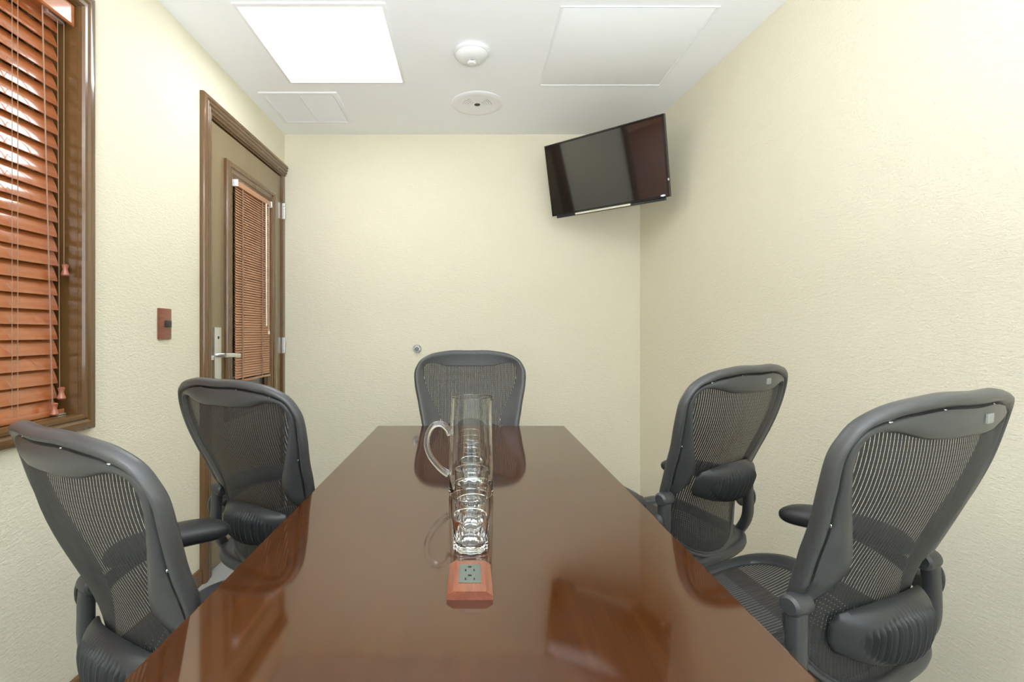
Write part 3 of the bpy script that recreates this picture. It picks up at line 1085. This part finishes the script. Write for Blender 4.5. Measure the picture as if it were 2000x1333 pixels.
    lower.append(obj('column', bm, M['alu'], t))
    for k in range(5):
        a = 2 * PI * k / 5 + PI / 2
        if k == 0:
            bm = bmesh.new()
            tube(bm, [(.02, 0, .105), (.12, 0, .098), (.20, 0, .085), (.247, 0, .070)], .016, 10, 14, up=Vector((0, 1, 0)), rx=.020, rr=lambda q_: 1 - .3 * q_, sq=.8)
            leg0 = obj('base_leg', bm, M['alu'], t)
            bm = bmesh.new()
            for sx in (-1, 1):
                lathe(bm, [(0, -.010), (.020, -.010), (.025, -.006), (.025, .006), (.020, .010), (0, .010)], 20, Matrix.Translation((.234, sx * .014, .0255)) @ Matrix.Rotation(PI / 2, 4, 'X'))
            tube(bm, [(.240, 0, .028), (.240, 0, .068)], .008, 10)
            c0 = obj('caster', bm, M['darkplastic'], t)
            lg, cs = leg0, c0
        else:
            lg = share('base_leg', leg0, t); cs = share('caster', c0, t)
        lg.rotation_euler = (0, 0, a); cs.rotation_euler = (0, 0, a)
        lower += [lg, cs]
    for o in lower: o['lo'] = 1
    return t

proto = build_chair()
LOW = {'column', 'base_leg', 'caster'}
spots = [  # arm and seat height adjustments follow the label
          # back reference X, Y, top height, yaw (towards +Y, turned to +X), lumbar height, label
    (.8266, .8249, 1.0674, -.4180, .465, 'grey mesh office chair nearest the camera on the right of the table', .031, -.06, .03),
    (.8079, 1.4023, 1.0724, -.5720, .355, 'grey mesh office chair on the right, farther from the camera', .0, .0, .0),
    (-.7066, 1.3862, 1.0348, .5039, .455, 'grey mesh office chair on the left in front of the door', .02, .02, .0),
    (-.7121, .8252, 1.0088, .5532, .475, 'grey mesh office chair nearest the camera on the left, below the window', .052, .052, .02),
    (-.0059, 2.4076, 1.0779, 3.1102, .40, 'grey mesh office chair facing the camera at the far end of the table', -.04, -.04, -.02)]
kids = list(proto.children)
for i, (bx, by, zt, yaw, sl, lab, adz, adl, sdz) in enumerate(spots):
    t = proto if i == 0 else proto.copy()
    if i: COL.objects.link(t)
    tag(t, lab, 'chair', 'mesh office chairs round the table')
    fx, fy = math.sin(yaw), math.cos(yaw)
    t.location = (bx + fx * .34, by + fy * .34, 0)
    t.rotation_euler = (0, 0, -yaw)
    dz = zt - ZT
    for ch in kids:
        stem = ch.name.split('.')[0]
        if stem == 'size_tag' and i > 1:
            continue
        if i == 0:
            c = ch
        else:
            c = ch.copy(); COL.objects.link(c); c.parent = t
            for sub in ch.children:
                d_ = sub.copy(); COL.objects.link(d_); d_.parent = c
        if i == 0:
            c['home'] = list(c.location)
            c['left'] = int(stem.startswith('arm_') or stem == 'height_knob') * int(c.location.x < -.01 or (stem != 'arm_pad' and sum(v.co.x for v in c.data.vertices) < 0))
        if stem not in LOW:
            c.location = Vector(ch['home']) + Vector((0, 0, dz + ((adl if ch['left'] else adz) if stem in ('arm_pad', 'arm_support', 'height_knob') else sdz if stem in ('seat_frame', 'seat_mesh') else 0)))
        if stem == 'lumbar_pad' and i > 0:
            bm = lumbar_bm(sl)
            bmesh.ops.recalc_face_normals(bm, faces=bm.faces[:])
            me = bpy.data.meshes.new('lumbar_pad'); bm.to_mesh(me); bm.free()
            me.materials.append(M['pad'])
            for p in me.polygons: p.use_smooth = True
            me.set_sharp_from_angle(angle=math.radians(50))
            c.data = me
        elif stem == 'lumbar_pad':
            bm = lumbar_bm(sl)
            bmesh.ops.recalc_face_normals(bm, faces=bm.faces[:])
            bm.to_mesh(c.data); bm.free()
            for p in c.data.polygons: p.use_smooth = True
            c.data.set_sharp_from_angle(angle=math.radians(50))
for o in SC.objects:
    for k in ('lo', 'home', 'left'):
        if k in o: del o[k]
